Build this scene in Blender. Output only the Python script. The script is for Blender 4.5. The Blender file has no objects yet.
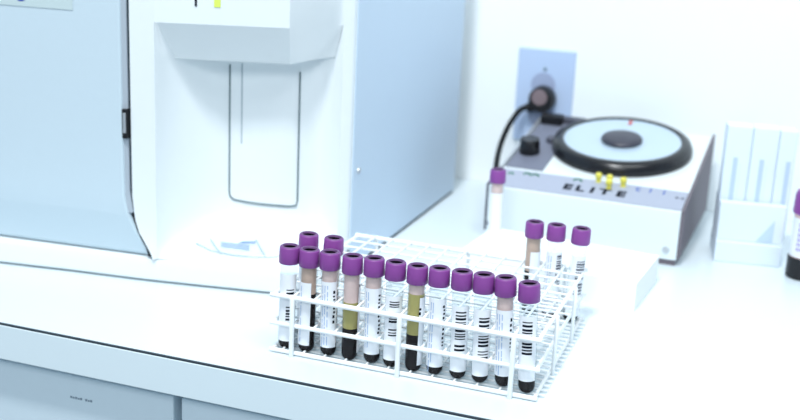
import bpy, bmesh, math, random
from mathutils import Vector, Matrix
random.seed(7)
S = 0.001                       # everything below is written in millimetres
D = bpy.data
COL = bpy.context.scene.collection
sc = bpy.context.scene

# ------------------------------------------------------------------ camera
cam_d = D.cameras.new('camera'); cam = D.objects.new('camera', cam_d); COL.objects.link(cam)
cam_d.sensor_width = 36; cam_d.lens = 36 * 1131.65 / 800
cam_d.clip_start = 0.01; cam_d.clip_end = 50
R_ = Vector((0.939882, 0.338373, 0.046096)); U_ = Vector((-0.133501, 0.239824, 0.961593)); F_ = Vector((-0.314322, 0.909938, -0.27058))
m = Matrix((R_, U_, -F_)).transposed().to_4x4(); m.translation = Vector((358.677, -747.996, 351.766)) * S
cam.matrix_world = m
cam_d.dof.use_dof = True; cam_d.dof.focus_distance = 0.835; cam_d.dof.aperture_fstop = 5.8
sc.camera = cam
# ------------------------------------------------------------------ world, light, exposure
sc.view_settings.view_transform = 'Standard'; sc.view_settings.look = 'None'
sc.view_settings.exposure = -0.27; sc.view_settings.gamma = 1; sc.view_settings.use_curve_mapping = False
w = D.worlds.new('world'); sc.world = w; w.use_nodes = True
w.node_tree.nodes['Background'].inputs[0].default_value = (0.62, 0.82, 1.0, 1)
w.node_tree.nodes['Background'].inputs[1].default_value = 0.60
def area(name, loc, aim, sx, sy, power, col):
    l = D.lights.new(name, 'AREA'); l.shape = 'RECTANGLE'; l.size = sx; l.size_y = sy; l.energy = power; l.color = col
    o = D.objects.new(name, l); COL.objects.link(o); o.location = loc
    o.rotation_euler = (Vector(aim) - Vector(loc)).to_track_quat('-Z', 'Y').to_euler()
    return o
area('ceiling_and_fill_light', (0.08, -0.72, 2.0), (0.0, 0.2, 0.05), 0.22, 0.18, 36, (0.96, 0.99, 1.0))
area('ceiling_and_fill_light', (0.3, -1.75, 1.35), (0.0, 0.25, 0.1), 0.7, 0.5, 18, (0.95, 0.985, 1.0))  # frontal fill added to brighten upright faces, not a ceiling fitting
area('ceiling_and_fill_light', (0.9, -0.5, 2.0), (0.4, 0.5, 0.1), 0.7, 0.5, 14, (0.95, 0.985, 1.0))
# ------------------------------------------------------------------ materials
def mat(name, col, rough=0.5, spec=0.4, noise=0.0, nscale=300, bump=0.0, alpha=1.0, metal=0.0, coat=0.0):
    M = D.materials.new(name); M.use_nodes = True; nt = M.node_tree; b = nt.nodes['Principled BSDF']
    b.inputs['Base Color'].default_value = (*col, 1); b.inputs['Roughness'].default_value = rough
    b.inputs['Specular IOR Level'].default_value = spec; b.inputs['Metallic'].default_value = metal
    b.inputs['Coat Weight'].default_value = coat; b.inputs['Alpha'].default_value = alpha
    tc = nt.nodes.new('ShaderNodeTexCoord'); nz = nt.nodes.new('ShaderNodeTexNoise'); nz.inputs['Scale'].default_value = nscale
    nt.links.new(tc.outputs['Object'], nz.inputs['Vector'])
    if noise:
        mx = nt.nodes.new('ShaderNodeMix'); mx.data_type = 'RGBA'
        mx.inputs[6].default_value = (*[c * (1 - noise) for c in col], 1); mx.inputs[7].default_value = (*[min(1, c * (1 + noise)) for c in col], 1)
        nt.links.new(nz.outputs['Fac'], mx.inputs[0]); nt.links.new(mx.outputs[2], b.inputs['Base Color'])
    if bump:
        bp = nt.nodes.new('ShaderNodeBump'); bp.inputs['Strength'].default_value = bump; bp.inputs['Distance'].default_value = 0.0004
        nt.links.new(nz.outputs['Fac'], bp.inputs['Height']); nt.links.new(bp.outputs['Normal'], b.inputs['Normal'])
    return M
def srgb(r, g, b):
    f = lambda c: (c / 255 / 12.92) if c / 255 <= 0.04045 else ((c / 255 + 0.055) / 1.055) ** 2.4
    return (f(r), f(g), f(b))
WALL = mat('white_wall_paint', srgb(245, 250, 252), 0.7, 0.2, 0.01, 40, 0.15)
COUNTER = mat('white_laminate', srgb(221, 232, 237), 0.32, 0.4, 0.01, 60)
EDGE = mat('pale_laminate_edge', srgb(228, 241, 246), 0.45, 0.3, 0.01, 60)
CABIN = mat('pale_blue_grey_laminate', srgb(218, 233, 241), 0.5, 0.3, 0.02, 80)
SEAM = mat('dark_seam', srgb(52, 62, 70), 0.7, 0.2)
CASEW = mat('white_moulded_plastic', srgb(234, 240, 242), 0.45, 0.35, 0.008, 120, 0.1)
CASEP = mat('pale_blue_moulded_plastic', srgb(203, 219, 228), 0.5, 0.3, 0.01, 150, 0.2)
CASES = mat('blue_grey_shaded_steel', srgb(202, 219, 235), 0.45, 0.3, 0.01, 30)  # blue-grey tint mostly carries the shade on the side face
GASK = mat('grey_gasket', srgb(172, 182, 192), 0.6, 0.2)
BLACK = mat('black_plastic', srgb(22, 22, 26), 0.4, 0.4)
BLACKG = mat('glossy_black_plastic', srgb(20, 20, 24), 0.25, 0.5)
RUBB = mat('black_rubber', srgb(16, 17, 20), 0.55, 0.3)
DGREY = mat('dark_grey_plastic', srgb(86, 88, 100), 0.5, 0.3)
GREYP = mat('light_grey_panel', srgb(168, 174, 190), 0.5, 0.3, 0.03, 200)
LIDG = mat('pale_clear_lid_plastic', srgb(184, 202, 216), 0.15, 0.5, 0.03, 30)
METAL = mat('brushed_steel', srgb(205, 208, 212), 0.35, 0.5, 0.02, 200, metal=0.7)
BROWN = mat('brown_grey_paint', srgb(112, 104, 112), 0.55, 0.3, 0.05, 80)
PURP = mat('purple_rubber_plastic', srgb(138, 70, 150), 0.42, 0.45, 0.04, 500, 0.1)
PURPT = mat('faded_purple_rim', srgb(112, 78, 124), 0.5, 0.35)
DARKP = mat('dark_stopper_rubber', srgb(16, 12, 20), 0.8, 0.05)
BLOOD = mat('dark_blood', srgb(18, 7, 11), 0.5, 0.08)
PLASM = mat('yellow_plasma', srgb(186, 172, 104), 0.3, 0.4, 0.1, 90)
FILM = mat('pinkish_residue', srgb(240, 208, 200), 0.4, 0.3, 0.12, 160)
FILMT = mat('tan_residue', srgb(214, 182, 164), 0.4, 0.3, 0.12, 160)
LABEL = mat('white_label_paper', srgb(240, 243, 248), 0.6, 0.2, 0.01, 400)
INK = mat('black_print', srgb(22, 26, 38), 0.7, 0.1)
INKB = mat('pale_blue_print', srgb(176, 196, 226), 0.7, 0.1)
BLUEL2 = mat('soft_blue_print', srgb(150, 178, 216), 0.7, 0.1)
INKP = mat('violet_print', srgb(150, 130, 200), 0.7, 0.1)
WIRE = mat('white_coated_wire', srgb(246, 249, 250), 0.35, 0.4)
FOAM = mat('white_styrofoam', srgb(250, 251, 250), 0.85, 0.1, 0.01, 900, 0.5)
FOAMD = mat('foam_well_shade', srgb(238, 243, 242), 0.9, 0.1)
CARD = mat('white_translucent_plastic', srgb(226, 237, 248), 0.5, 0.3)
PALEB = mat('pale_blue_plastic', srgb(196, 216, 232), 0.5, 0.3)
PLATE = mat('blue_grey_wall_plate', srgb(186, 204, 232), 0.4, 0.4, 0.01, 80)
YEL = mat('yellow_plastic', srgb(232, 222, 96), 0.5, 0.3)
GREEN = mat('green_print', srgb(40, 120, 84), 0.6, 0.2)
BLUEP = mat('blue_print', srgb(92, 112, 178), 0.6, 0.2)
BLUEL = mat('blue_logo_print', srgb(44, 74, 176), 0.6, 0.2)
RED = mat('red_marker', srgb(196, 60, 52), 0.5, 0.3)
FLOORM = mat('grey_vinyl_floor', srgb(170, 178, 182), 0.5, 0.3, 0.05, 20)
LIME = mat('lime_sticker', srgb(226, 244, 110), 0.5, 0.2)
MARKG = mat('grey_print', srgb(128, 146, 160), 0.7, 0.1)
CORK = mat('brownish_socket_plastic', srgb(128, 112, 116), 0.5, 0.3)
def clear_mat(name, tint, gl=0.1):
    M = D.materials.new(name); M.use_nodes = True; nt = M.node_tree; nt.nodes.clear()
    o = nt.nodes.new('ShaderNodeOutputMaterial'); t = nt.nodes.new('ShaderNodeBsdfTransparent'); t.inputs[0].default_value = (*tint, 1)
    g = nt.nodes.new('ShaderNodeBsdfGlossy'); g.inputs['Roughness'].default_value = 0.08
    d = nt.nodes.new('ShaderNodeBsdfDiffuse'); d.inputs[0].default_value = (0.82, 0.9, 0.95, 1)
    lw = nt.nodes.new('ShaderNodeLayerWeight'); lw.inputs[0].default_value = 0.5
    pw = nt.nodes.new('ShaderNodeMath'); pw.operation = 'POWER'; pw.inputs[1].default_value = 4.0; nt.links.new(lw.outputs['Facing'], pw.inputs[0])
    f = nt.nodes.new('ShaderNodeMath'); f.operation = 'MULTIPLY_ADD'; f.inputs[1].default_value = 0.35; f.inputs[2].default_value = 0.012; nt.links.new(pw.outputs[0], f.inputs[0])
    mx = nt.nodes.new('ShaderNodeMixShader'); m2 = nt.nodes.new('ShaderNodeMixShader'); m2.inputs[0].default_value = gl
    nt.links.new(t.outputs[0], m2.inputs[1]); nt.links.new(d.outputs[0], m2.inputs[2])
    nt.links.new(f.outputs[0], mx.inputs[0]); nt.links.new(m2.outputs[0], mx.inputs[1]); nt.links.new(g.outputs[0], mx.inputs[2])
    nt.links.new(mx.outputs[0], o.inputs[0]); return M
CLEAR = clear_mat('clear_tube_plastic', (0.89, 0.925, 0.94), 0.012)
FILMC = clear_mat('clear_bag_plastic', (0.93, 0.96, 0.97), 0.3)

# ------------------------------------------------------------------ helpers
def link(name, me, material=None, parent=None):
    o = D.objects.new(name, me); COL.objects.link(o)
    if material is not None and not me.materials: me.materials.append(material)
    if parent: o.parent = parent
    return o
def tag(o, label, cat, group=None):
    o['label'] = label; o['category'] = cat
    if group: o['group'] = group
    return o
def thing(name, label, cat, loc=(0, 0, 0), rz=0, group=None):
    o = D.objects.new(name, None); COL.objects.link(o); o.empty_display_size = 0.01
    o.location = Vector(loc) * S; o.rotation_euler = (0, 0, rz); return tag(o, label, cat, group)
def mesh(name, verts, faces, material, parent=None, smooth=None, bevel=0, seg=2):
    me = D.meshes.new(name); me.from_pydata([Vector(v) * S for v in verts], [], faces)
    bm = bmesh.new(); bm.from_mesh(me); bmesh.ops.remove_doubles(bm, verts=bm.verts, dist=1e-6)
    bmesh.ops.recalc_face_normals(bm, faces=bm.faces); bm.to_mesh(me); bm.free()
    if smooth is not None: me.shade_smooth() if smooth >= 180 else shade_angle(me, smooth)
    o = link(name, me, material, parent)
    if bevel:
        b = o.modifiers.new('bevel', 'BEVEL'); b.width = bevel * S; b.segments = seg; b.limit_method = 'ANGLE'; b.angle_limit = math.radians(38)
    return o
def shade_angle(me, deg):
    me.shade_smooth()
    bm = bmesh.new(); bm.from_mesh(me)
    for e in bm.edges:
        if len(e.link_faces) == 2 and e.calc_face_angle(0) > math.radians(deg): e.smooth = False
    bm.to_mesh(me); bm.free()
def box(name, lo, hi, material, parent=None, bevel=0.6, struct=False):
    x0, y0, z0 = lo; x1, y1, z1 = hi
    v = [(x0, y0, z0), (x1, y0, z0), (x1, y1, z0), (x0, y1, z0), (x0, y0, z1), (x1, y0, z1), (x1, y1, z1), (x0, y1, z1)]
    f = [(0, 3, 2, 1), (4, 5, 6, 7), (0, 1, 5, 4), (1, 2, 6, 5), (2, 3, 7, 6), (3, 0, 4, 7)]
    return mesh(name, v, f, material, parent, None, bevel)
def loft(name, rings, material, parent=None, smooth=30, bevel=0, cap=True):
    n = len(rings[0]); v = [p for r in rings for p in r]; f = []
    for i in range(len(rings) - 1):
        for j in range(n):
            k = (j + 1) % n; f.append((i * n + j, i * n + k, (i + 1) * n + k, (i + 1) * n + j))
    if cap: f.append(tuple(range(n))); f.append(tuple((len(rings) - 1) * n + j for j in range(n)))
    return mesh(name, v, f, material, parent, smooth, bevel)
def lathe_mesh(name, prof, seg=28, closed=False, close_ends=True):
    v = []; f = []
    for r, z in prof:
        for k in range(seg):
            a = 2 * math.pi * k / seg; v.append((r * math.cos(a), r * math.sin(a), z))
    n = len(prof)
    for i in range(n - 1 if not closed else n):
        i2 = (i + 1) % n
        for k in range(seg):
            k2 = (k + 1) % seg; f.append((i * seg + k, i * seg + k2, i2 * seg + k2, i2 * seg + k))
    if close_ends and not closed:
        f.append(tuple(range(seg))); f.append(tuple((n - 1) * seg + k for k in range(seg)))
    me = D.meshes.new(name); me.from_pydata([Vector(p) * S for p in v], [], f)
    bm = bmesh.new(); bm.from_mesh(me); bmesh.ops.remove_doubles(bm, verts=bm.verts, dist=1e-6)
    bmesh.ops.dissolve_degenerate(bm, edges=bm.edges, dist=1e-7)
    bmesh.ops.recalc_face_normals(bm, faces=bm.faces); bm.to_mesh(me); bm.free()
    shade_angle(me, 40); return me
def lathe(name, prof, material, parent=None, loc=(0, 0, 0), seg=28, rot=(0, 0, 0)):
    o = link(name, lathe_mesh(name, prof, seg), material, parent); o.location = Vector(loc) * S; o.rotation_euler = rot; return o
def path_mesh(name, pts, r, seg=8):
    pts = [Vector(p) for p in pts]; v = []; f = []; up = Vector((0, 0, 1)); prev = None
    for i, p in enumerate(pts):
        d = (pts[min(i + 1, len(pts) - 1)] - pts[max(i - 1, 0)]).normalized()
        if prev is None:
            a = up if abs(d.dot(up)) < 0.9 else Vector((0, 1, 0)); x = d.cross(a).normalized()
        else: x = (prev - d * prev.dot(d)).normalized()
        prev = x; y = d.cross(x)
        for k in range(seg):
            t = 2 * math.pi * k / seg; v.append(p + (x * math.cos(t) + y * math.sin(t)) * r)
    n = len(pts)
    for i in range(n - 1):
        for k in range(seg):
            k2 = (k + 1) % seg; f.append((i * seg + k, i * seg + k2, (i + 1) * seg + k2, (i + 1) * seg + k))
    f.append(tuple(range(seg))); f.append(tuple((n - 1) * seg + k for k in range(seg)))
    me = D.meshes.new(name); me.from_pydata([q * S for q in v], [], f); shade_angle(me, 50)
    return me
def path(name, pts, r, material, parent=None, seg=8):
    return link(name, path_mesh(name, pts, r, seg), material, parent)
def smooth_pts(P, n=8):
    P = [Vector(p) for p in P]; Q = [P[0]] + P + [P[-1]]; out = []
    for i in range(1, len(Q) - 2):
        for k in range(n):
            t = k / n; a, b, c, d = Q[i - 1:i + 3]
            out.append(0.5 * ((2 * b) + (-a + c) * t + (2 * a - 5 * b + 4 * c - d) * t * t + (-a + 3 * b - 3 * c + d) * t ** 3))
    out.append(P[-1]); return out
def lettering(name, txt, size, material, parent, mw, depth=0.15, bold=0.0):
    c = D.curves.new(name, 'FONT'); c.body = txt; c.size = size * S; c.extrude = depth * S * 0.5; c.offset = bold * S; c.align_x = 'CENTER'; c.align_y = 'CENTER'
    tmp = D.objects.new(name, c); COL.objects.link(tmp); bpy.context.view_layer.update()
    me = D.meshes.new_from_object(tmp); D.objects.remove(tmp); me.materials.clear()
    o = link(name, me, material, parent); o.matrix_local = mw; return o

# ------------------------------------------------------------------ the setting
def struct(o): o['kind'] = 'structure'; return o
struct(box('floor', (-2200, -2200, -920), (2400, 760, -900), FLOORM, bevel=0))
struct(box('wall_back', (-2200, 615, -900), (2400, 760, 1700), WALL, bevel=0))

# ------------------------------------------------------------------ worktop and cabinets
wt = thing('worktop', 'long white laminate worktop carrying all the instruments, with pale blue front edge', 'worktop', (0, 614, 0))
def rel(p, o=(0, 614, 0)): return (p[0] - o[0], p[1] - o[1], p[2] - o[2])
box('countertop', rel((-900, -42, -30)), rel((1100, 614, 0)), COUNTER, wt, 0)
box('front_edge', rel((-900, -45, -31)), rel((1100, -42.1, -1.5)), EDGE, wt, 0.4)
box('edge_seam', rel((-900, -44.2, -1.4)), rel((1100, -42.1, -0.2)), SEAM, wt, 0)
def cabinet(x0, x1, label, mark=None):
    c = thing('base_cabinet', label, 'cabinet', (x0, -10, -850), group=None)
    z = 850
    box('carcass', (0, 0, 0), (x1 - x0, 600, z - 32), CABIN, c, 0.5)
    d = box('door', (3.4, -20, 20), (x1 - x0 - 3.4, -1, z - 40), CABIN, c, 1.2)
    box('top_gap_shade', (0.5, -6, z - 39.5), (x1 - x0 - 0.5, -0.2, z - 33), GASK, c, 0)  # grey strip painting the shadow gap between worktop and door
    if mark:
        mx, mz = mark
        v = []; f = []; xx = mx - x0
        for k in range(9):
            if k == 5: continue
            a = xx + k * 2.4; n = len(v); h = 1.5 if k % 2 else 2.0
            v += [(a, -20.15, mz), (a + 1.9, -20.15, mz), (a + 1.9, -20.15, mz + h), (a, -20.15, mz + h)]; f.append((n, n + 1, n + 2, n + 3))
        mesh('stamped_mark', v, f, MARKG, d)
    box('gap_strip', (x1 - x0 - 3.3, -4, 20), (x1 - x0 + 0, -0.2, z - 40), GASK, c, 0)
    return c
cabinet(-540, -68, 'pale blue-grey cabinet under the worktop with a small faded stamped mark', (-168, 850 - 61))
cabinet(-67.5, 900, 'plain pale blue-grey cabinet under the worktop, right of the door gap')

# ------------------------------------------------------------------ analyser
AX = (-290, 340, 0)
def ra(p): return (p[0] - AX[0], p[1] - AX[1], p[2] - AX[2])
an = thing('blood_analyser', 'big white and pale blue analyser machine with a hooded sample bay at its front', 'machine', AX)
def xlerp(tab, x):
    for (a, ya), (b, yb) in zip(tab, tab[1:]):
        if x <= b: return ya + (yb - ya) * (x - a) / (b - a)
    return tab[-1][1]
BASEF = [(-700, 66), (-560, 62), (-440, 66), (-322, 77.5), (-250, 88), (-174, 97), (-126, 105), (-85, 112.5), (-52, 118.5)]
def base_ring(z, off=0):
    r = [(x, y + off, z) for x, y in BASEF[1:]]
    r += [(-37, 125 + off, z), (-26, 142 + off, z), (-23, 165, z), (-23, 543, z), (-560, 543, z)]
    return [ra(p) for p in r]
loft('base_plinth', [base_ring(1.5, -0.5), base_ring(3.5, -3), base_ring(18, -2.5), base_ring(21.5, -1.2), base_ring(22.6, 1.5)], CASEW, an, 35)
for fx, fy in ((-60, 150), (-500, 110), (-50, 520), (-530, 520)):
    o = lathe('foot', [(0, 0), (12, 0), (12, 1.6), (0, 1.6)], RUBB, an, ra((fx, fy, 0)), 20)
# housing with the scooped bay
OL = Vector((-163, 97)); OB = Vector((-55, 138)); OC = Vector((-27, 192))
IL = Vector((-166, 150)); IB = Vector((-71, 180)); IC = Vector((-57, 224))
def mixp(a, b, t): return a.lerp(b, t)
OM = [mixp(OL, OB, t) for t in (.33, .66)]; IM = [mixp(IL, IB, t) for t in (.33, .66)]
ON = [mixp(OB, OC, .5)]; IN = [mixp(IB, IC, .5)]
FL = [Vector(p) for p in ((-161.5, 108), (-157, 121), (-149.5, 137), (-141, 150), (-129, 161.0))]
FR_ = [Vector(p) for p in ((-63.5, 186.5), (-57, 193.5), (-51, 197), (-45, 198), (-36, 196))]
outer = [OL] + [OL.lerp(OB, t) for t in (.005, .02, .06, .12, .2)] + OM[0:] + [OB] + [OB.lerp(OC, t) for t in (.5, .7, .8, .9, .97)] + [OC]
inner = [OL] + FL + [IL.lerp(IB, .6), IL.lerp(IB, .8)] + [IB] + FR_ + [OC]
LIP = [OL] + [Vector(p) for p in ((-161.5, 108), (-156.6, 120), (-148, 123.5), (-138, 127.5), (-126, 133), (-105, 142), (-85, 151), (-64.3, 160), (-60, 168), (-55, 176.5), (-50.3, 185), (-46, 192.5), (-36, 196))] + [OC]
LIPZ = [212, 206, 203.4, 203.1, 202.8, 202.5, 202.1, 201.8, 201.5, 202.2, 203.2, 204.2, 205, 206.5, 210]
def hrow(z, t, left=-186.5, lip=None):
    pts = [(left, 150), (left, 95.5), (left + 1.5, 93.2)]
    lx = -163 if left < -180 else max(-163, left + 4)
    for k, (a, b) in enumerate(zip(outer, inner)):
        q = a.lerp(b, t) if 0 < k < len(outer) - 1 else a
        if lip is not None: q = (b if 0 < k < len(outer) - 1 else a).lerp(LIP[k], lip)
        pts.append((max(q.x, left + 2 + k * .01), q.y) if lip is None else (q.x, q.y, LIPZ[k] + z - 203))
    pts += [(-24, 195), (-20.5, 200), (-20, 206), (-20, 545), (-560, 545), (-560, 150)]
    return [ra((p[0], p[1], p[2] if len(p) > 2 else z)) for p in pts]
rows = [hrow(22.7, 0.0, -166), hrow(29, 0.3, -169), hrow(37, 0.66, -174), hrow(46, 0.88, -180), hrow(58, 1.0, -184), hrow(80, 1), hrow(201, 1, lip=0.0), hrow(202, 1, lip=1.0), hrow(203.4, 1, lip=1.0), hrow(235.0, 0.0), hrow(340, 0)]
loft('housing', rows, CASEW, an, 30)
box('side_panel', ra((-20, 206, 3.6)), ra((-19.0, 543, 336)), CASES, an, 0.3)
box('base_gap_shade', ra((-22.9, 208, 0.2)), ra((-20.2, 541, 3.5)), SEAM, an, 0)  # dark strip standing in for shade in the gap below the side
lathe('side_screw', [(0, 0), (3.2, 0), (2.6, 1.8), (0, 2)], METAL, an, ra((-19, 219, 97)), 16, (0, math.pi / 2, 0))
# big left service door
def dright(z):
    for (a, xa), (b, xb) in zip([(29, -171), (36, -176), (50, -184), (66, -189), (84, -192)], [(36, -176), (50, -184), (66, -189), (84, -192), (999, -192)]):
        if z <= b: return xa + (xb - xa) * max(0, z - a) / (b - a) if b < 900 else -192
    return -192
def drow(z, off):
    xr = dright(z); pts = []
    for i in range(17):
        x = -560 + (xr - 1.4 + 560) * i / 16; s = (x + 560) / 368
        pts.append((x, 62 + 27.5 * s ** 1.15 + off))
    pts += [(xr - .4, pts[-1][1] + .5), (xr, pts[-1][1] + 2), (xr, 144), (-560, 144)]
    return [ra((x, y, z)) for x, y in pts]
door = loft('service_door', [drow(24.2, 9.6), drow(27, 6.9), drow(46, 3.4), drow(60, 0.7), drow(64, 0.1), drow(80, 0), drow(150, 0), drow(336, 0)], CASEP, an, 12)
gp = []
for z in (64, 72, 84, 120, 336): gp.append([ra(p) for p in ((dright(z) + .05, 91.5, z), (dright(z) + 3.6, 94, z), (dright(z) + 3.6, 143, z), (dright(z) + .05, 143, z))])
loft('gap_gasket', gp, GASK, an, 20)
gp = []
for z in (24, 40, 50, 60, 72, 84, 120, 336): gp.append([ra(p) for p in ((dright(z) + 3.7, 95.5, z), (dright(z) + 5.2, 95.5, z), (dright(z) + 5.2, 140, z), (dright(z) + 3.7, 140, z))])
loft('gap_shadow_liner', gp, SEAM, an, 20)
gp = []
for z in (24.5, 32, 40, 50, 58, 63.8): gp.append([ra(p) for p in ((dright(z) + .05, 95.5, z), (dright(z) + 3.65, 97, z), (dright(z) + 3.65, 143, z), (dright(z) + .05, 143, z))])
loft('lower_gap_shadow_liner', gp, BLACK, an, 20)  # black filler painting the darkness inside the lower door gap
lt = box('door_latch', ra((-191.9, 89.6, 132)), ra((-187.2, 97, 158)), BLACK, an, 0.5)
box('latch_tongue', ra((-190.6, 88.8, 137)), ra((-187.9, 91, 155)), METAL, lt, 0.3)
# name plate at the top left corner of the door with a blue mark
def door_pt(x, z, off): s = (x + 560) / 368; return ra((x, 62 + 27.5 * s ** 1.15 + off, z))
def door_patch(name, x0, x1, z0, z1, off, material, parent, n=6, slope=0.0):
    v = []; f = []
    for i in range(n + 1):
        x = x0 + (x1 - x0) * i / n
        for z in (z0, z1): v.append(door_pt(x, z + slope * (x - x0), -off))
    for i in range(n): f.append((2 * i, 2 * i + 2, 2 * i + 3, 2 * i + 1))
    return mesh(name, v, f, material, parent)
npl = door_patch('name_plate', -420, -236, 240.5, 270, 0.5, mat('pale_green_grey_plate', srgb(200, 216, 218), 0.5, 0.3), door, 8)
v = []; f = []
for cx, r0 in ((-301, 5.0), (-286, 6.2)):
    for k in range(24):
        a = 2 * math.pi * k / 24
        for rr in (r0, r0 * 0.1): v.append(door_pt(cx + rr * math.cos(a), 251.0 + rr * math.sin(a), -0.8))
    n = len(v) - 48
    for k in range(24): k2 = (k + 1) % 24; f.append((n + 2 * k, n + 2 * k2, n + 2 * k2 + 1, n + 2 * k + 1))
mesh('ring_emblem', v, f, BLUEL, npl)
# sample door seam in the bay
def on_inner(x, z, off=0.5):
    if x <= IB.x: t = (x - IL.x) / (IB.x - IL.x); p = IL.lerp(IB, t); n = Vector((IB.y - IL.y, -(IB.x - IL.x))).normalized()
    else: E_ = FR_[0]; t = (x - IB.x) / (E_.x - IB.x); p = IB.lerp(E_, t); n = Vector((E_.y - IB.y, -(E_.x - IB.x))).normalized()
    return ra((p.x + n.x * off, p.y + n.y * off, z))
sp = [on_inner(-125, z, .8) for z in (194.5, 150, 110, 75)] + [on_inner(-124.2, 71, .8), on_inner(-121, 68, .7), on_inner(-110, 66.4, .6), on_inner(-98, 65.2, .6), on_inner(-84, 64.6, .6), on_inner(-71.5, 64.4, .7), on_inner(-66.5, 64.8, .7)]
sp += [on_inner(-65.6, z, .7) for z in (69, 110, 150, 190.5)]
path('sample_door_seam', sp, 0.75, mat('grey_seam', srgb(104, 122, 128), 0.6, 0.2), an)
path('sample_door_groove', [on_inner(-114.5, z, .2) for z in (196, 160, 122)], 0.6, mat('pale_grey_seam', srgb(168, 180, 188), 0.6, 0.2), an)
def face_patch(name, x, w_, z0, z1, material):
    def p(x, z): t = (x - OL.x) / (OB.x - OL.x); q = OL.lerp(OB, t); return ra((q.x + .12, q.y - .5, z))
    return mesh(name, [p(x - w_, z0), p(x + w_, z0), p(x + w_, z1), p(x - w_, z1)], [(0, 1, 2, 3)], material, an)
face_patch('black_mark', -129.5, 0.9, 250, 262, INK); face_patch('lime_mark', -112.5, 2.6, 250, 262, LIME)

# printed plastic bag lying in the bay
bag = thing('plastic_bag', 'small clear plastic bag with faint blue print lying in the sample bay', 'bag', (-100, 139, 32))
def bayz(x, y):                                    # height of the ramp under the bag
    best = 22.8
    for (z0, t0), (z1, t1) in zip([(22.7, 0), (29, .3), (37, .66), (46, .88)], [(29, .3), (37, .66), (46, .88), (58, 1)]):
        s = (x - OL.x) / (OB.x - OL.x); yo = 97 + 41 * s; yi = 150 + (x + 166) / 95 * 30
        t = (y - yo) / (yi - yo)
        if t0 <= t: best = z0 + (z1 - z0) * (min(t, t1) - t0) / (t1 - t0)
    return best
v = []; f = []; NX, NY = 14, 7
for i in range(NX + 1):
    for j in range(NY + 1):
        s, t = i / NX, j / NY
        wd = min(1, 0.12 + 1.9 * s) * min(1, 0.1 + 2.2 * (1 - s))
        x = -140 + 82 * s; yc = 129 + 26 * s - 1.5
        y = yc + (t - .5) * 27 * wd
        v.append((x + 100, y - 139, bayz(x, y) - 32 + 0.9 + 0.9 * math.sin(s * 9 + t * 3) ** 2))
for i in range(NX):
    for j in range(NY): a = i * (NY + 1) + j; f.append((a, a + NY + 1, a + NY + 2, a + 1))
mesh('bag_film', v, f, FILMC, bag, 180)
def bag_line(name, pts, r, m_): path(name, [(x + 10 + 100, y + 9 - 139, bayz(x + 10, y + 9) - 32 + 2.2) for x, y in pts], r, m_, bag, 6)
GS = mat('bag_seam_grey', srgb(150, 174, 182), 0.6, 0.2)
bag_line('bag_seam', [(-150, 117), (-132, 114), (-112, 117), (-94, 122), (-76, 130), (-64, 142)], .4, GS)
bag_line('bag_seam', [(-141, 128), (-131, 120), (-122, 114.5)], .4, GS)
bag_line('bag_seam', [(-101, 142), (-92, 134), (-84, 127.5)], .4, GS)
for k, (x0, x1, y) in enumerate([(-127, -101, 123), (-128, -102, 125), (-129, -103, 127), (-114, -100, 132.5), (-112, -99, 134.5)]):
    bag_line('bag_print', [(x0, y), (x1, y + 6)], .42, BLUEL2)

# ------------------------------------------------------------------ wire rack
L, DD, H = 210.0, 176.0, 47.4; P = 17.5
rk = thing('wire_tube_rack', 'white coated wire rack with square cells on the worktop, holding the purple-capped tubes', 'rack', (105, 88, 0))
def rr(p): return (p[0] - 105, p[1] - 88, p[2])
cache = {}
def wire(name, a, b, r):
    a = Vector(a); b = Vector(b); ln = (b - a).length; key = (round(ln, 2), r)
    if key not in cache:
        cache[key] = lathe_mesh('wire', [(0, 0), (r * .8, 0), (r, r * .4), (r, ln - r * .4), (r * .8, ln), (0, ln)], 8); cache[key].materials.append(WIRE)
    o = link(name, cache[key], None, rk); o.location = Vector(rr(a)) * S
    o.rotation_euler = (b - a).to_track_quat('Z', 'Y').to_euler(); return o
for z, r in ((H, 1.0), (24.5, 0.9)):
    for j in range(1, 10): wire('cross_wire', (-1, j * 17.6, z), (L + 1, j * 17.6, z), r)
    for i in range(1, 12): wire('depth_wire', (i * P, -0.5, z + r * 1.6), (i * P, DD + .5, z + r * 1.6), r)
for j in range(1, 20): wire('cross_wire', (-3, j * 8.8, 2.0), (L + 6, j * 8.8, 2.0), 0.9)
for i in range(1, 12): wire('depth_wire', (i * P - P / 2, 0, 3.6), (i * P - P / 2, DD, 3.6), 0.8)
for z in (H, 24.5, 2.2):
    r = 2.1 if z > 40 else 1.8
    wire('frame_wire', (-2.5, 0, z), (L + 2.5, 0, z), r); wire('frame_wire', (-2.5, DD, z), (L + 2.5, DD, z), r)
    wire('frame_wire', (0, -1, z), (0, DD + 1, z), 1.5); wire('frame_wire', (L, -1, z), (L, DD + 1, z), 1.5)
for x in (17.5, 105, 192.5):
    wire('upright_wire', (x, -2.9, 0), (x, -2.9, H + 1.2), 2.0); wire('upright_wire', (x, DD + 2.6, 0), (x, DD + 2.6, H + 1.2), 1.7)
for y in (52.8, 123.2):
    wire('upright_wire', (-2.4, y, 0), (-2.4, y, H + 1.2), 1.6); wire('upright_wire', (L + 2.4, y, 0), (L + 2.4, y, H + 1.2), 1.6)

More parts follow.
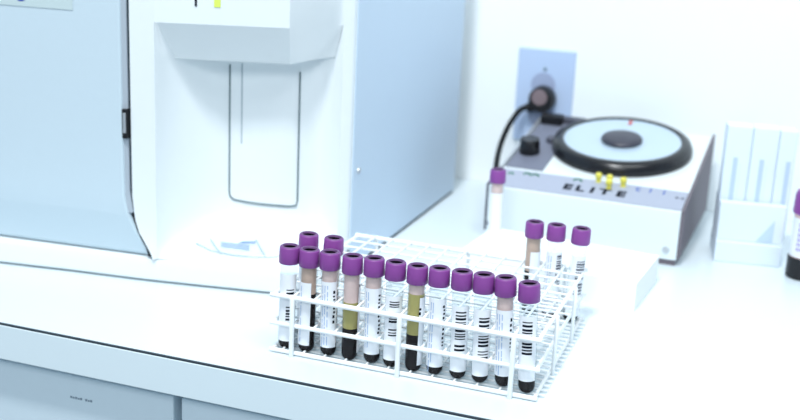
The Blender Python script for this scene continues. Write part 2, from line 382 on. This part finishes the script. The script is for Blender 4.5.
# ------------------------------------------------------------------ blood tubes
TR = 6.7
cap_prof = [(0, 74.5), (6.6, 74.5), (6.8, 72.3), (7.8, 72.1), (8.1, 72.5), (8.05, 78), (7.8, 84.4), (7.55, 85.0), (7.2, 85.35)]
rim_prof = [(7.2, 85.35), (6.8, 85.75), (5.6, 85.9), (5.1, 85.2), (5.0, 82.5)]
tube_prof = [(0, 0.0)] + [(TR * math.sin(a), TR - TR * math.cos(a)) for a in [math.radians(x) for x in (15, 30, 45, 60, 75, 90)]] + [(TR, 70), (TR - 0.1, 75)]
cap_me = lathe_mesh('cap', cap_prof + [(5.4, 85.0), (5.3, 80), (0, 80.0)], 32, close_ends=False)
cap_me.materials.append(PURP)
# fine ribs round the cap skirt
bm = bmesh.new(); bm.from_mesh(cap_me)
bm.to_mesh(cap_me); bm.free()
rim_me = lathe_mesh('cap_rim', rim_prof, 28, close_ends=False); rim_me.materials.append(PURPT)
plug_me = lathe_mesh('stopper', [(0, 82.6), (4.3, 82.9), (4.95, 84.4), (4.95, 81.2), (0, 81.2)], 20, close_ends=False); plug_me.materials.append(DARKP)
shell_me = lathe_mesh('clear_tube', tube_prof, 28, close_ends=False); shell_me.materials.append(CLEAR)
def fluid(name, z0, z1, material, r=6.1, parent=None):
    pr = [(0, z1)] + [(r, z1)]
    if z0 <= 1: pr += [(r, 7)] + [(r * math.sin(a), 0.8 + r - r * math.cos(a)) for a in [math.radians(x) for x in (75, 60, 45, 30, 15)]] + [(0, 0.8)]
    else: pr += [(r, z0), (0, z0)]
    me = lathe_mesh(name, pr, 22, close_ends=False); return link(name, me, material, parent)
def arc(name, a0, a1, z0, z1, r, material, parent, n=10, th=0.0):
    v = []; f = []
    for i in range(n + 1):
        a = a0 + (a1 - a0) * i / n
        for z in (z0, z1): v.append((r * math.cos(a), r * math.sin(a), z))
    for i in range(n): f.append((2 * i, 2 * i + 2, 2 * i + 3, 2 * i + 1))
    return mesh(name, v, f, material, parent, 180)
def arcs(name, rects, r, material, parent):
    v = []; f = []
    for a0, a1, z0, z1 in rects:
        n = max(1, int(abs(a1 - a0) / 0.18) + 1); b = len(v)
        for i in range(n + 1):
            a = a0 + (a1 - a0) * i / n
            for z in (z0, z1): v.append((r * math.cos(a), r * math.sin(a), z))
        for i in range(n): f.append((b + 2 * i, b + 2 * i + 2, b + 2 * i + 3, b + 2 * i + 1))
    return mesh(name, v, f, material, parent)
CX, CY = 358.7, -748.0
GF = 'purple-capped blood tubes in the front row of the rack'
def tube(x, y, z, label, group, lean=0.0, leany=0.0, blood=13, plasma=0, film=None, filmtop=73, lab=(-60, 62), lz=(8.5, 64), bars=None, cols=None, blocks=None, seed=0, ink=INK):
    rnd = random.Random(seed)
    t = thing('blood_tube', label, 'tube', (x, y, z), 0, group)
    t.rotation_euler = (-leany / 86, lean / 84, 0)
    link('clear_tube', shell_me, None, t)
    c = link('cap', cap_me, None, t); link('cap_rim', rim_me, None, c); link('stopper', plug_me, None, c)
    if blood: fluid('blood', 0, blood, BLOOD, parent=t)
    if plasma: fluid('plasma', blood + .05, plasma, PLASM, parent=t)
    if film: fluid('residue', max(blood, plasma) + .1, filmtop, film, 5.9, parent=t)
    face = math.atan2(CY - y, CX - x)
    A = lambda d: face + math.radians(d)
    lb = arc('paper_label', A(lab[0]), A(lab[1]), lz[0], lz[1], TR + 0.12, LABEL, t, 16)
    if bars:
        c0, hw, groups = bars
        rects = []
        for zt, n in groups:                      # each group hangs down from zt
            zz = zt
            for k in range(n):
                h = rnd.choice((0.8, 1.1, 1.7)); rects.append((A(c0 - hw), A(c0 + hw), zz - h, zz)); zz -= h + rnd.choice((0.8, 1.1, 1.5))
        arcs('bar_code', rects, TR + 0.22, ink, lb)
    if cols:
        rects = []
        for cdeg in cols:
            zz = lz[1] - 3
            while zz > lz[0] + 5:
                h = rnd.uniform(3, 9); rects.append((A(cdeg - 3.2), A(cdeg + 3.2), zz - h, zz)); zz -= h + rnd.uniform(.6, 2)
        arcs('small_print', rects, TR + 0.2, INKB, lb)
    if blocks:
        c0, z0, z1 = blocks; rects = []; zz = z1
        while zz > z0:
            h = rnd.uniform(1.0, 2.6); s = rnd.uniform(-3, 3)
            rects.append((A(c0 - 7 + s), A(c0 + 8 + s), zz - h, zz)); zz -= h + rnd.uniform(1.2, 2.2)
        arcs('large_print', rects, TR + 0.22, ink, lb)
    return t
F = [  # x, z, lean, options
 (7.7, -0.4, 1.5, 'leftmost front-row tube, wide white label with short black bar code', dict(blood=12, bars=(14, 26, [(52, 3), (38, 5)]), lab=(-72, 60), lz=(9, 64), film=None)),
 (24.9, 0.3, 1.1, 'second front-row tube from the left, blank white label with dark blood showing beside it', dict(blood=50, film=FILMT, lab=(-82, 18), lz=(8.5, 60), cols=(-50,))),
 (43.7, 0.9, -0.7, 'third front-row tube from the left, label with pale blue text and black characters', dict(blood=11.5, film=FILM, lab=(-68, 52), lz=(9.5, 63), cols=(-48, -30, -12), blocks=(33, 29, 56))),
 (61.4, 0.5, 0.1, 'fourth front-row tube, unlabelled side showing yellow plasma over dark blood', dict(blood=28, plasma=49, film=FILM, lab=(52, 130), lz=(8, 62))),
 (80.0, 1.5, -1.1, 'fifth front-row tube, white label with faint blue lines and black characters', dict(blood=12, film=FILM, lab=(-70, 55), lz=(10, 63), cols=(-50, -32), blocks=(42, 28, 58))),
 (95.7, 1.2, 0.5, 'sixth front-row tube, white label with tall black bar code left of centre post', dict(blood=12, lab=(-64, 66), lz=(8.5, 60), bars=(4, 32, [(56, 3), (44, 3), (34, 3)]))),
 (113.6, 0.9, -0.2, 'seventh front-row tube, olive plasma over dark blood right of the centre post', dict(blood=32, plasma=64, film=FILM, lab=(24, 110), lz=(8, 62), blocks=(30, 50, 54))),
 (130.7, 1.8, -0.3, 'eighth front-row tube, label with faint text and black characters at its right edge', dict(blood=11.5, lab=(-70, 62), lz=(9, 63), cols=(-44, -28), blocks=(44, 26, 58))),
 (148.9, 2.0, -1.1, 'ninth front-row tube, label with tall black bar code in two blocks', dict(blood=11.5, lab=(-62, 66), lz=(8.5, 60), bars=(6, 34, [(56, 5), (42, 4), (30, 2)]))),
 (166.3, 2.2, -2.0, 'tenth front-row tube, label with black bar code, third from the right', dict(blood=11, lab=(-62, 66), lz=(8, 60), bars=(16, 34, [(54, 4), (40, 4), (28, 3)]))),
 (184.5, 2.6, -4.0, 'second front-row tube from the right, label with pale blue lines behind the end post', dict(blood=13, film=FILM, lab=(-76, 60), lz=(11, 62), cols=(-50, -32, -14), blocks=(44, 30, 56))),
 (202.3, 1.0, -4.2, 'rightmost front-row tube, white label with two black bar code blocks', dict(blood=12.5, film=None, lab=(-66, 60), lz=(12, 62), bars=(-4, 32, [(58, 5), (42, 4)]))),
]
for k, (x, z, ln, lb, kw) in enumerate(F):
    tube(x, 8.8, max(z, 4.4 - 4.0), lb, GF, lean=ln, seed=k + 3, **kw)
GB = 'purple-capped tubes standing behind the front row'
tube(7.2, 44, 0.6, 'tube behind the leftmost front-row tubes, only its purple cap and neck showing', GB, lean=2.2, seed=31, blood=45, film=FILMT, lab=(-120, -40), lz=(9, 60))
tube(28.6, 44, 0.6, 'tube behind the third front-row tube, tall purple cap with grey rim', GB, lean=2.5, seed=32, blood=40, film=FILMT, lab=(-120, -30), lz=(9, 60))
GR = 'purple-capped tubes in the back right corner of the rack'
tube(165.6, 166.8, 1.0, 'back-row rack tube with tan residue, left of the three', GR, lean=-0.6, seed=41, blood=42, film=FILMT, lab=(-16, 110), lz=(8, 60))
tube(183.6, 166.8, 1.0, 'back-row rack tube with grey bar code, middle of the three', GR, lean=0.4, seed=42, blood=11, film=None, lab=(-82, 80), lz=(8, 62), cols=(-40, -20), bars=(42, 22, [(60, 8), (40, 4)]), ink=DGREY)
tube(202.0, 166.8, 1.0, 'back-row rack tube leaning right, nearest the rack corner, bar code in front', GR, lean=3.4, seed=43, blood=11, lab=(-50, 84), lz=(8, 62), bars=(30, 34, [(58, 7), (38, 4)]), ink=DGREY)

# ------------------------------------------------------------------ foam tube tray behind the rack
FX, FY, FR = 249.3, 221.5, math.radians(-4.6)
tr_ = thing('foam_tray', 'white foam tray with rows of shallow diamond wells, behind the wire rack', 'tray', (FX, FY, 0), FR)
TW, TD, TH = 170.0, 94.0, 27.0
def tray():
    v = []; f = []
    nx, ny = 17, 9; cw = TW / nx; cd = TD / ny
    def V(x, y, z): v.append((x, y, z)); return len(v) - 1
    cut = 26
    for i in range(nx):
        for j in range(ny):
            x0 = -TW + i * cw; y0 = j * cd
            if (x0 + TW) + (TD - y0 - cd) < 0: continue
            a = V(x0, y0, TH); b = V(x0 + cw, y0, TH); c = V(x0 + cw, y0 + cd, TH); d = V(x0, y0 + cd, TH)
            cx, cy = x0 + cw / 2, y0 + cd / 2
            n_ = V(cx, y0 + .8, TH - .2); e_ = V(x0 + cw - .8, cy, TH - .2); s_ = V(cx, y0 + cd - .8, TH - .2); w_ = V(x0 + .8, cy, TH - .2)
            q = [V(cx, cy - cd * .28, TH - 4), V(cx + cw * .28, cy, TH - 4), V(cx, cy + cd * .28, TH - 4), V(cx - cw * .28, cy, TH - 4)]
            f += [(a, b, n_), (b, c, e_), (c, d, s_), (d, a, w_), (a, n_, w_), (b, e_, n_), (c, s_, e_), (d, w_, s_)]
            f += [(n_, e_, q[1], q[0]), (e_, s_, q[2], q[1]), (s_, w_, q[3], q[2]), (w_, n_, q[0], q[3]), tuple(q)]
    c = [V(-TW, 0, 0), V(0, 0, 0), V(0, TD, 0), V(-TW, TD, 0), V(-TW, 0, TH), V(0, 0, TH), V(0, TD, TH), V(-TW, TD, TH)]
    f += [(c[0], c[3], c[2], c[1]), (c[0], c[1], c[5], c[4]), (c[1], c[2], c[6], c[5]), (c[2], c[3], c[7], c[6]), (c[3], c[0], c[4], c[7])]
    return mesh('foam_block', v, f, FOAM, tr_)
tray()
lone = tube(91.2, 322, TH - 22.5, 'single tube standing in the foam tray before the centrifuge, blurred plain label', None, seed=51, blood=18, film=FILM, lab=(-74, 74), lz=(20, 62), lean=-0.5)

# ------------------------------------------------------------------ centrifuge
r2 = math.radians(-2); W_, DEP, FH = 207.0, 216.0, 57.5; tl = math.radians(10)
ox, oy = 271 - W_ * math.cos(r2), 373 - W_ * math.sin(r2)
cf = thing('benchtop_centrifuge', 'low white centrifuge with sloping top, round black-rimmed lid and lettered front strip', 'centrifuge', (ox, oy, 0), r2)
def topz(v_): return FH + v_ * math.tan(tl)
v = []; f = []
def prism(name, x0, x1, prof, material, bevel=0.8):
    n = len(prof); vv = [(x0, a, b) for a, b in prof] + [(x1, a, b) for a, b in prof]
    ff = [tuple(range(n)), tuple(range(n, 2 * n))] + [(i, (i + 1) % n, n + (i + 1) % n, n + i) for i in range(n)]
    return mesh(name, vv, ff, material, cf, None, bevel)
prism('body', 3, W_ - 3, [(0, 6), (0, FH - 1), (1, topz(1)), (DEP, topz(DEP)), (DEP, 6)], mat('off_white_enamel', srgb(226, 234, 236), 0.4, 0.35, 0.01, 60))
prism('side_plate', W_ - 2.8, W_, [(1, 8), (1, FH + 1), (DEP, topz(DEP) + 2.5), (DEP, 8)], BROWN, 0.3)
prism('side_plate', 0, 2.8, [(1, 8), (1, FH + 1), (DEP, topz(DEP) + 2.5), (DEP, 8)], DGREY, 0.3)
prism('bottom_skid', 160, W_ - 4, [(2, 0), (2, 6.2), (30, 6.2), (30, 0)], BROWN, 0.4)
prism('bottom_skid', 6, 46, [(2, 0), (2, 6.2), (30, 6.2), (30, 0)], BROWN, 0.4)
prism('bottom_skid', 8, W_ - 8, [(180, 0), (180, 6.2), (205, 6.2), (205, 0)], BROWN, 0.4)
lathe('front_screw', [(0, 0), (3.6, 0), (3.0, 1.4), (0, 1.6)], METAL, cf, (W_ - 14, -0.1, 16), 16, (math.pi / 2, 0, 0))
lathe('front_screw', [(0, 0), (3.2, 0), (2.7, 1.4), (0, 1.6)], DGREY, cf, (7, -0.1, 16), 16, (math.pi / 2, 0, 0))
TM = Matrix.Translation(Vector((0, 0, FH)) * S) @ Matrix.Rotation(tl, 4, 'X')       # frame of the sloping top
def ontop(o, x, y, h=0.0, rz=0): o.matrix_local = TM @ Matrix.Translation(Vector((x, y, h)) * S) @ Matrix.Rotation(rz, 4, 'Z'); return o
st = ontop(box('control_strip', (0, 0, 0), (W_ - 6.6, 46, 1.0), GREYP, cf, 0.3), 3.3, 1.5)
ontop(box('timer_panel', (0, 0, 0), (42, 158, 1.4), mat('mid_grey_panel', srgb(118, 122, 138), 0.5, 0.3), cf, 0.4), 4.5, 54)
ring = ontop(lathe('lid_rim', [(65, 6), (65.2, 13.4), (67, 14.4), (71, 13.8), (75.5, 11.4), (78, 6), (78, 0), (65, 0), (65, 6)], BLACKG, cf, seg=64), 114, 142, 0.3)
ontop(lathe('lid_window', [(0, 11.5), (30, 11.7), (60, 12.3), (65.1, 12.6), (65.1, 3), (0, 3)], LIDG, cf, seg=64), 114, 142, 0.3)
ontop(lathe('lid_knob', [(0, 18.6), (18, 18), (21.5, 16.8), (23, 14.6), (22.6, 12.4), (18, 11.6), (0, 11.6)], mat('dark_knob', srgb(62, 62, 74), 0.4, 0.4, 0.25, 60), cf, seg=40), 114, 140, 0.3)
ontop(box('red_pointer', (-1.8, 0, 0), (1.8, 11, 1.2), RED, cf, 0.2), 112, 193, 12.4)
k1 = ontop(lathe('timer_knob', [(0, 17), (10, 17), (11.2, 16), (11.8, 1.5), (11.8, 0), (0, 0)], BLACKG, cf, seg=12), 19, 99, 1.5)
ontop(box('selector_block', (-13, -6, 0), (13, 7, 11), BLACK, cf, 1.2), 19, 196, 1.5)
ontop(lathe('small_dial', [(0, 6), (5, 6), (6, 5), (6, 0), (0, 0)], DGREY, cf, seg=20), 34, 138, 1.5)
ontop(box('trim_bar', (-1.6, 0, 0), (1.6, 172, 3.0), METAL, cf, 0.5), 2.0, 48, 0.2)
ontop(box('hinge_block', (-17, -5, 0), (17, 5, 8), DGREY, cf, 1), 40, 205, 0.2)
for ch, x in zip('ELITE', (82, 95, 108, 121, 138)):
    lettering('strip_letter', ch, 19, INK, st, Matrix.Translation(Vector((x - 3.3 + 1, 20 - 1.5, 1.15)) * S) @ Matrix.Scale(1.0, 4), bold=0.9)
def arcmark(name, x, y, w_, material):
    pts = [(x - 3.3 + w_ * math.cos(a), y - 1.5 + w_ * .8 * math.sin(a), 1.3) for a in [math.radians(d) for d in range(-30, 211, 30)]]
    path(name, pts, 0.9, material, st, 6)
arcmark('green_mark', 34, 38, 3.6, GREEN); arcmark('green_mark', 43, 38, 3.6, GREEN); arcmark('green_mark', 89, 40, 4.2, GREEN); arcmark('green_mark', 17, 34, 2.6, GREEN)
for x, y in ((110, 47.5), (122, 46), (124, 34), (137, 44)):
    ontop(lathe('yellow_switch', [(0, 10), (2.8, 9.6), (3.9, 7), (3.0, 4), (2.2, 3), (3, 0), (0, 0)], YEL, cf, seg=14), x, y - 3, 1.0)
for x, tx in ((153, 't'), (166, 'i'), (180, 'i')):
    lettering('blue_letter', tx, 20, BLUEP, st, Matrix.Translation(Vector((x - 3.3, 38, 1.15)) * S))
lettering('grey_letter', '••', 16, DGREY, st, Matrix.Translation(Vector((194, 28, 1.15)) * S))

# ------------------------------------------------------------------ outlet plate, plug and cord
pl = thing('outlet_plate', 'blue-grey wall outlet plate with one small screw, above the centrifuge', 'outlet', (69, 615, 118))
box('cover_plate', (-35.5, -4.5, -58), (35.5, -0.02, 58), PLATE, pl, 2.2)
lathe('plate_screw', [(0, 0), (2.6, 0), (2.2, 1), (0, 1.1)], MARKG, pl, (-1, -4.4, 33), 16, (math.pi / 2, 0, 0))
lathe('socket_face', [(0, 0), (15.5, 0), (15, 1.4), (0, 1.5)], mat('socket_grey', srgb(150, 160, 186), 0.5, 0.3), pl, (-2, -4.3, -24), 32, (math.pi / 2, 0, 0))
lathe('socket_face', [(0, 0), (15.5, 0), (15, 1.4), (0, 1.5)], mat('socket_grey', srgb(160, 172, 200), 0.5, 0.3), pl, (-2, -4.3, 12), 32, (math.pi / 2, 0, 0)).name = 'socket_cover'
D.objects['socket_cover'].location = Vector((-2, -3.6, 14)) * S
pc = thing('power_cord', 'black power cord with round plug, curving from the outlet down behind the centrifuge', 'cord', (69.5, 609, 118))
lathe('plug_body', [(0, 0), (15.2, 0), (16.4, 3), (16.0, 15), (13.8, 19), (10.4, 19.5), (10.2, 17.5), (0, 17.5)], BLACK, pc, (0, 0.2, -2), 28, (math.pi / 2, 0, 0))
lathe('plug_face', [(0, 0), (10, 0), (9.6, 2.2), (0, 2.6)], CORK, pc, (-1.5, -17.3, 1.5), 24, (math.pi / 2, 0, 0))
path('cord', smooth_pts([(6, -9, -10), (-6, -9, -12), (-20, -11, -14), (-27, -19, -20), (-33, -40, -36), (-33, -70, -53), (-25.5, -112, -67), (-16, -140, -76), (-9, -150, -95)], 6), 3.4, RUBB, pc, 10)
path('strain_relief', [(4, -9, -10), (-8, -9, -12.5), (-18, -10.5, -14)], 5.6, RUBB, pc, 12)

# ------------------------------------------------------------------ white holder with tall cards, right
hr = math.radians(9)
ho = thing('strip_holder', 'white stepped plastic holder at the right, low block with a front ledge', 'holder', (302.5, 412, 0), hr)
box('lower_ledge', (0, 0, 0), (66, 56, 22), CARD, ho, 1.0)
box('upper_block', (0.5, 6, 22.02), (66, 18, 62), CARD, ho, 1.0)
box('upper_block', (0.5, 46, 22.02), (66, 56, 62), CARD, ho, 1.0)
mesh('pale_blue_wedge', [(40, 5.2, 24), (56, 5.2, 24), (56, 5.2, 47), (40, 5.9, 24), (56, 5.9, 24), (56, 5.9, 47)], [(0, 1, 2), (3, 5, 4), (0, 3, 4, 1), (1, 4, 5, 2), (2, 5, 3, 0)], PALEB, ho)
for k, (x0, tx) in enumerate(((-3.5, 'leftmost'), (22.5, 'second from left'), (48.5, 'nearest the wide tube'))):
    c = thing('reagent_pack', 'tall white pack with faint blue print, standing in the white holder, ' + tx, 'pack', (0, 0, 0), hr, 'tall white packs in the holder')
    q = Matrix.Rotation(hr, 3, 'Z') @ Vector((x0 + 3.6, 20, 0)); c.location = Vector((302.5 + q.x, 412 + q.y, 22.1)) * S
    w1 = 25.7 if k < 2 else 17.5
    bx = box('pack_shell', (0, 0, 0), (w1, 24, 117 if k < 2 else 116), CARD, c, 1.6)
    box('printed_band', (9, -0.25, 36), (13.5, -0.02, 84), mat('pale_print_band', srgb(190, 208, 230), 0.6, 0.2), c, 0)
    box('printed_line', (15.5, -0.25, 42), (17, -0.02, 78), mat('pale_print_line', srgb(220, 231, 244), 0.6, 0.2), c, 0)
# wide tube at the right frame edge
wtb = thing('wide_sample_tube', 'wide tube with purple cap, white label and black bottom at the right edge', 'tube', (388.5, 400, 0), 0)
lathe('black_bottom', [(0, 0), (13.5, 0), (15.4, 2), (15.6, 22), (0, 22)], BLACK, wtb, seg=36)
lathe('tube_wall', [(0, 22), (14.2, 22.05), (14.2, 72), (0, 72)], FILM, wtb, seg=36)
lb = arc('paper_label', math.radians(-190), math.radians(-20), 23, 62, 14.5, LABEL, wtb, 20)
face = math.atan2(CY - 400, CX - 388.5); rects = []
for k in range(3):
    zz = 58
    while zz > 28: rects.append((face - math.radians(34 - 9 * k), face - math.radians(29 - 9 * k), zz - 3.5, zz)); zz -= 5
arcs('violet_print', rects, 14.7, INKP, lb)
lathe('cap', [(0, 66), (16, 66), (16.3, 68), (15.8, 84), (14.5, 88), (9, 88), (8, 85), (0, 85)], PURP, wtb, seg=36)
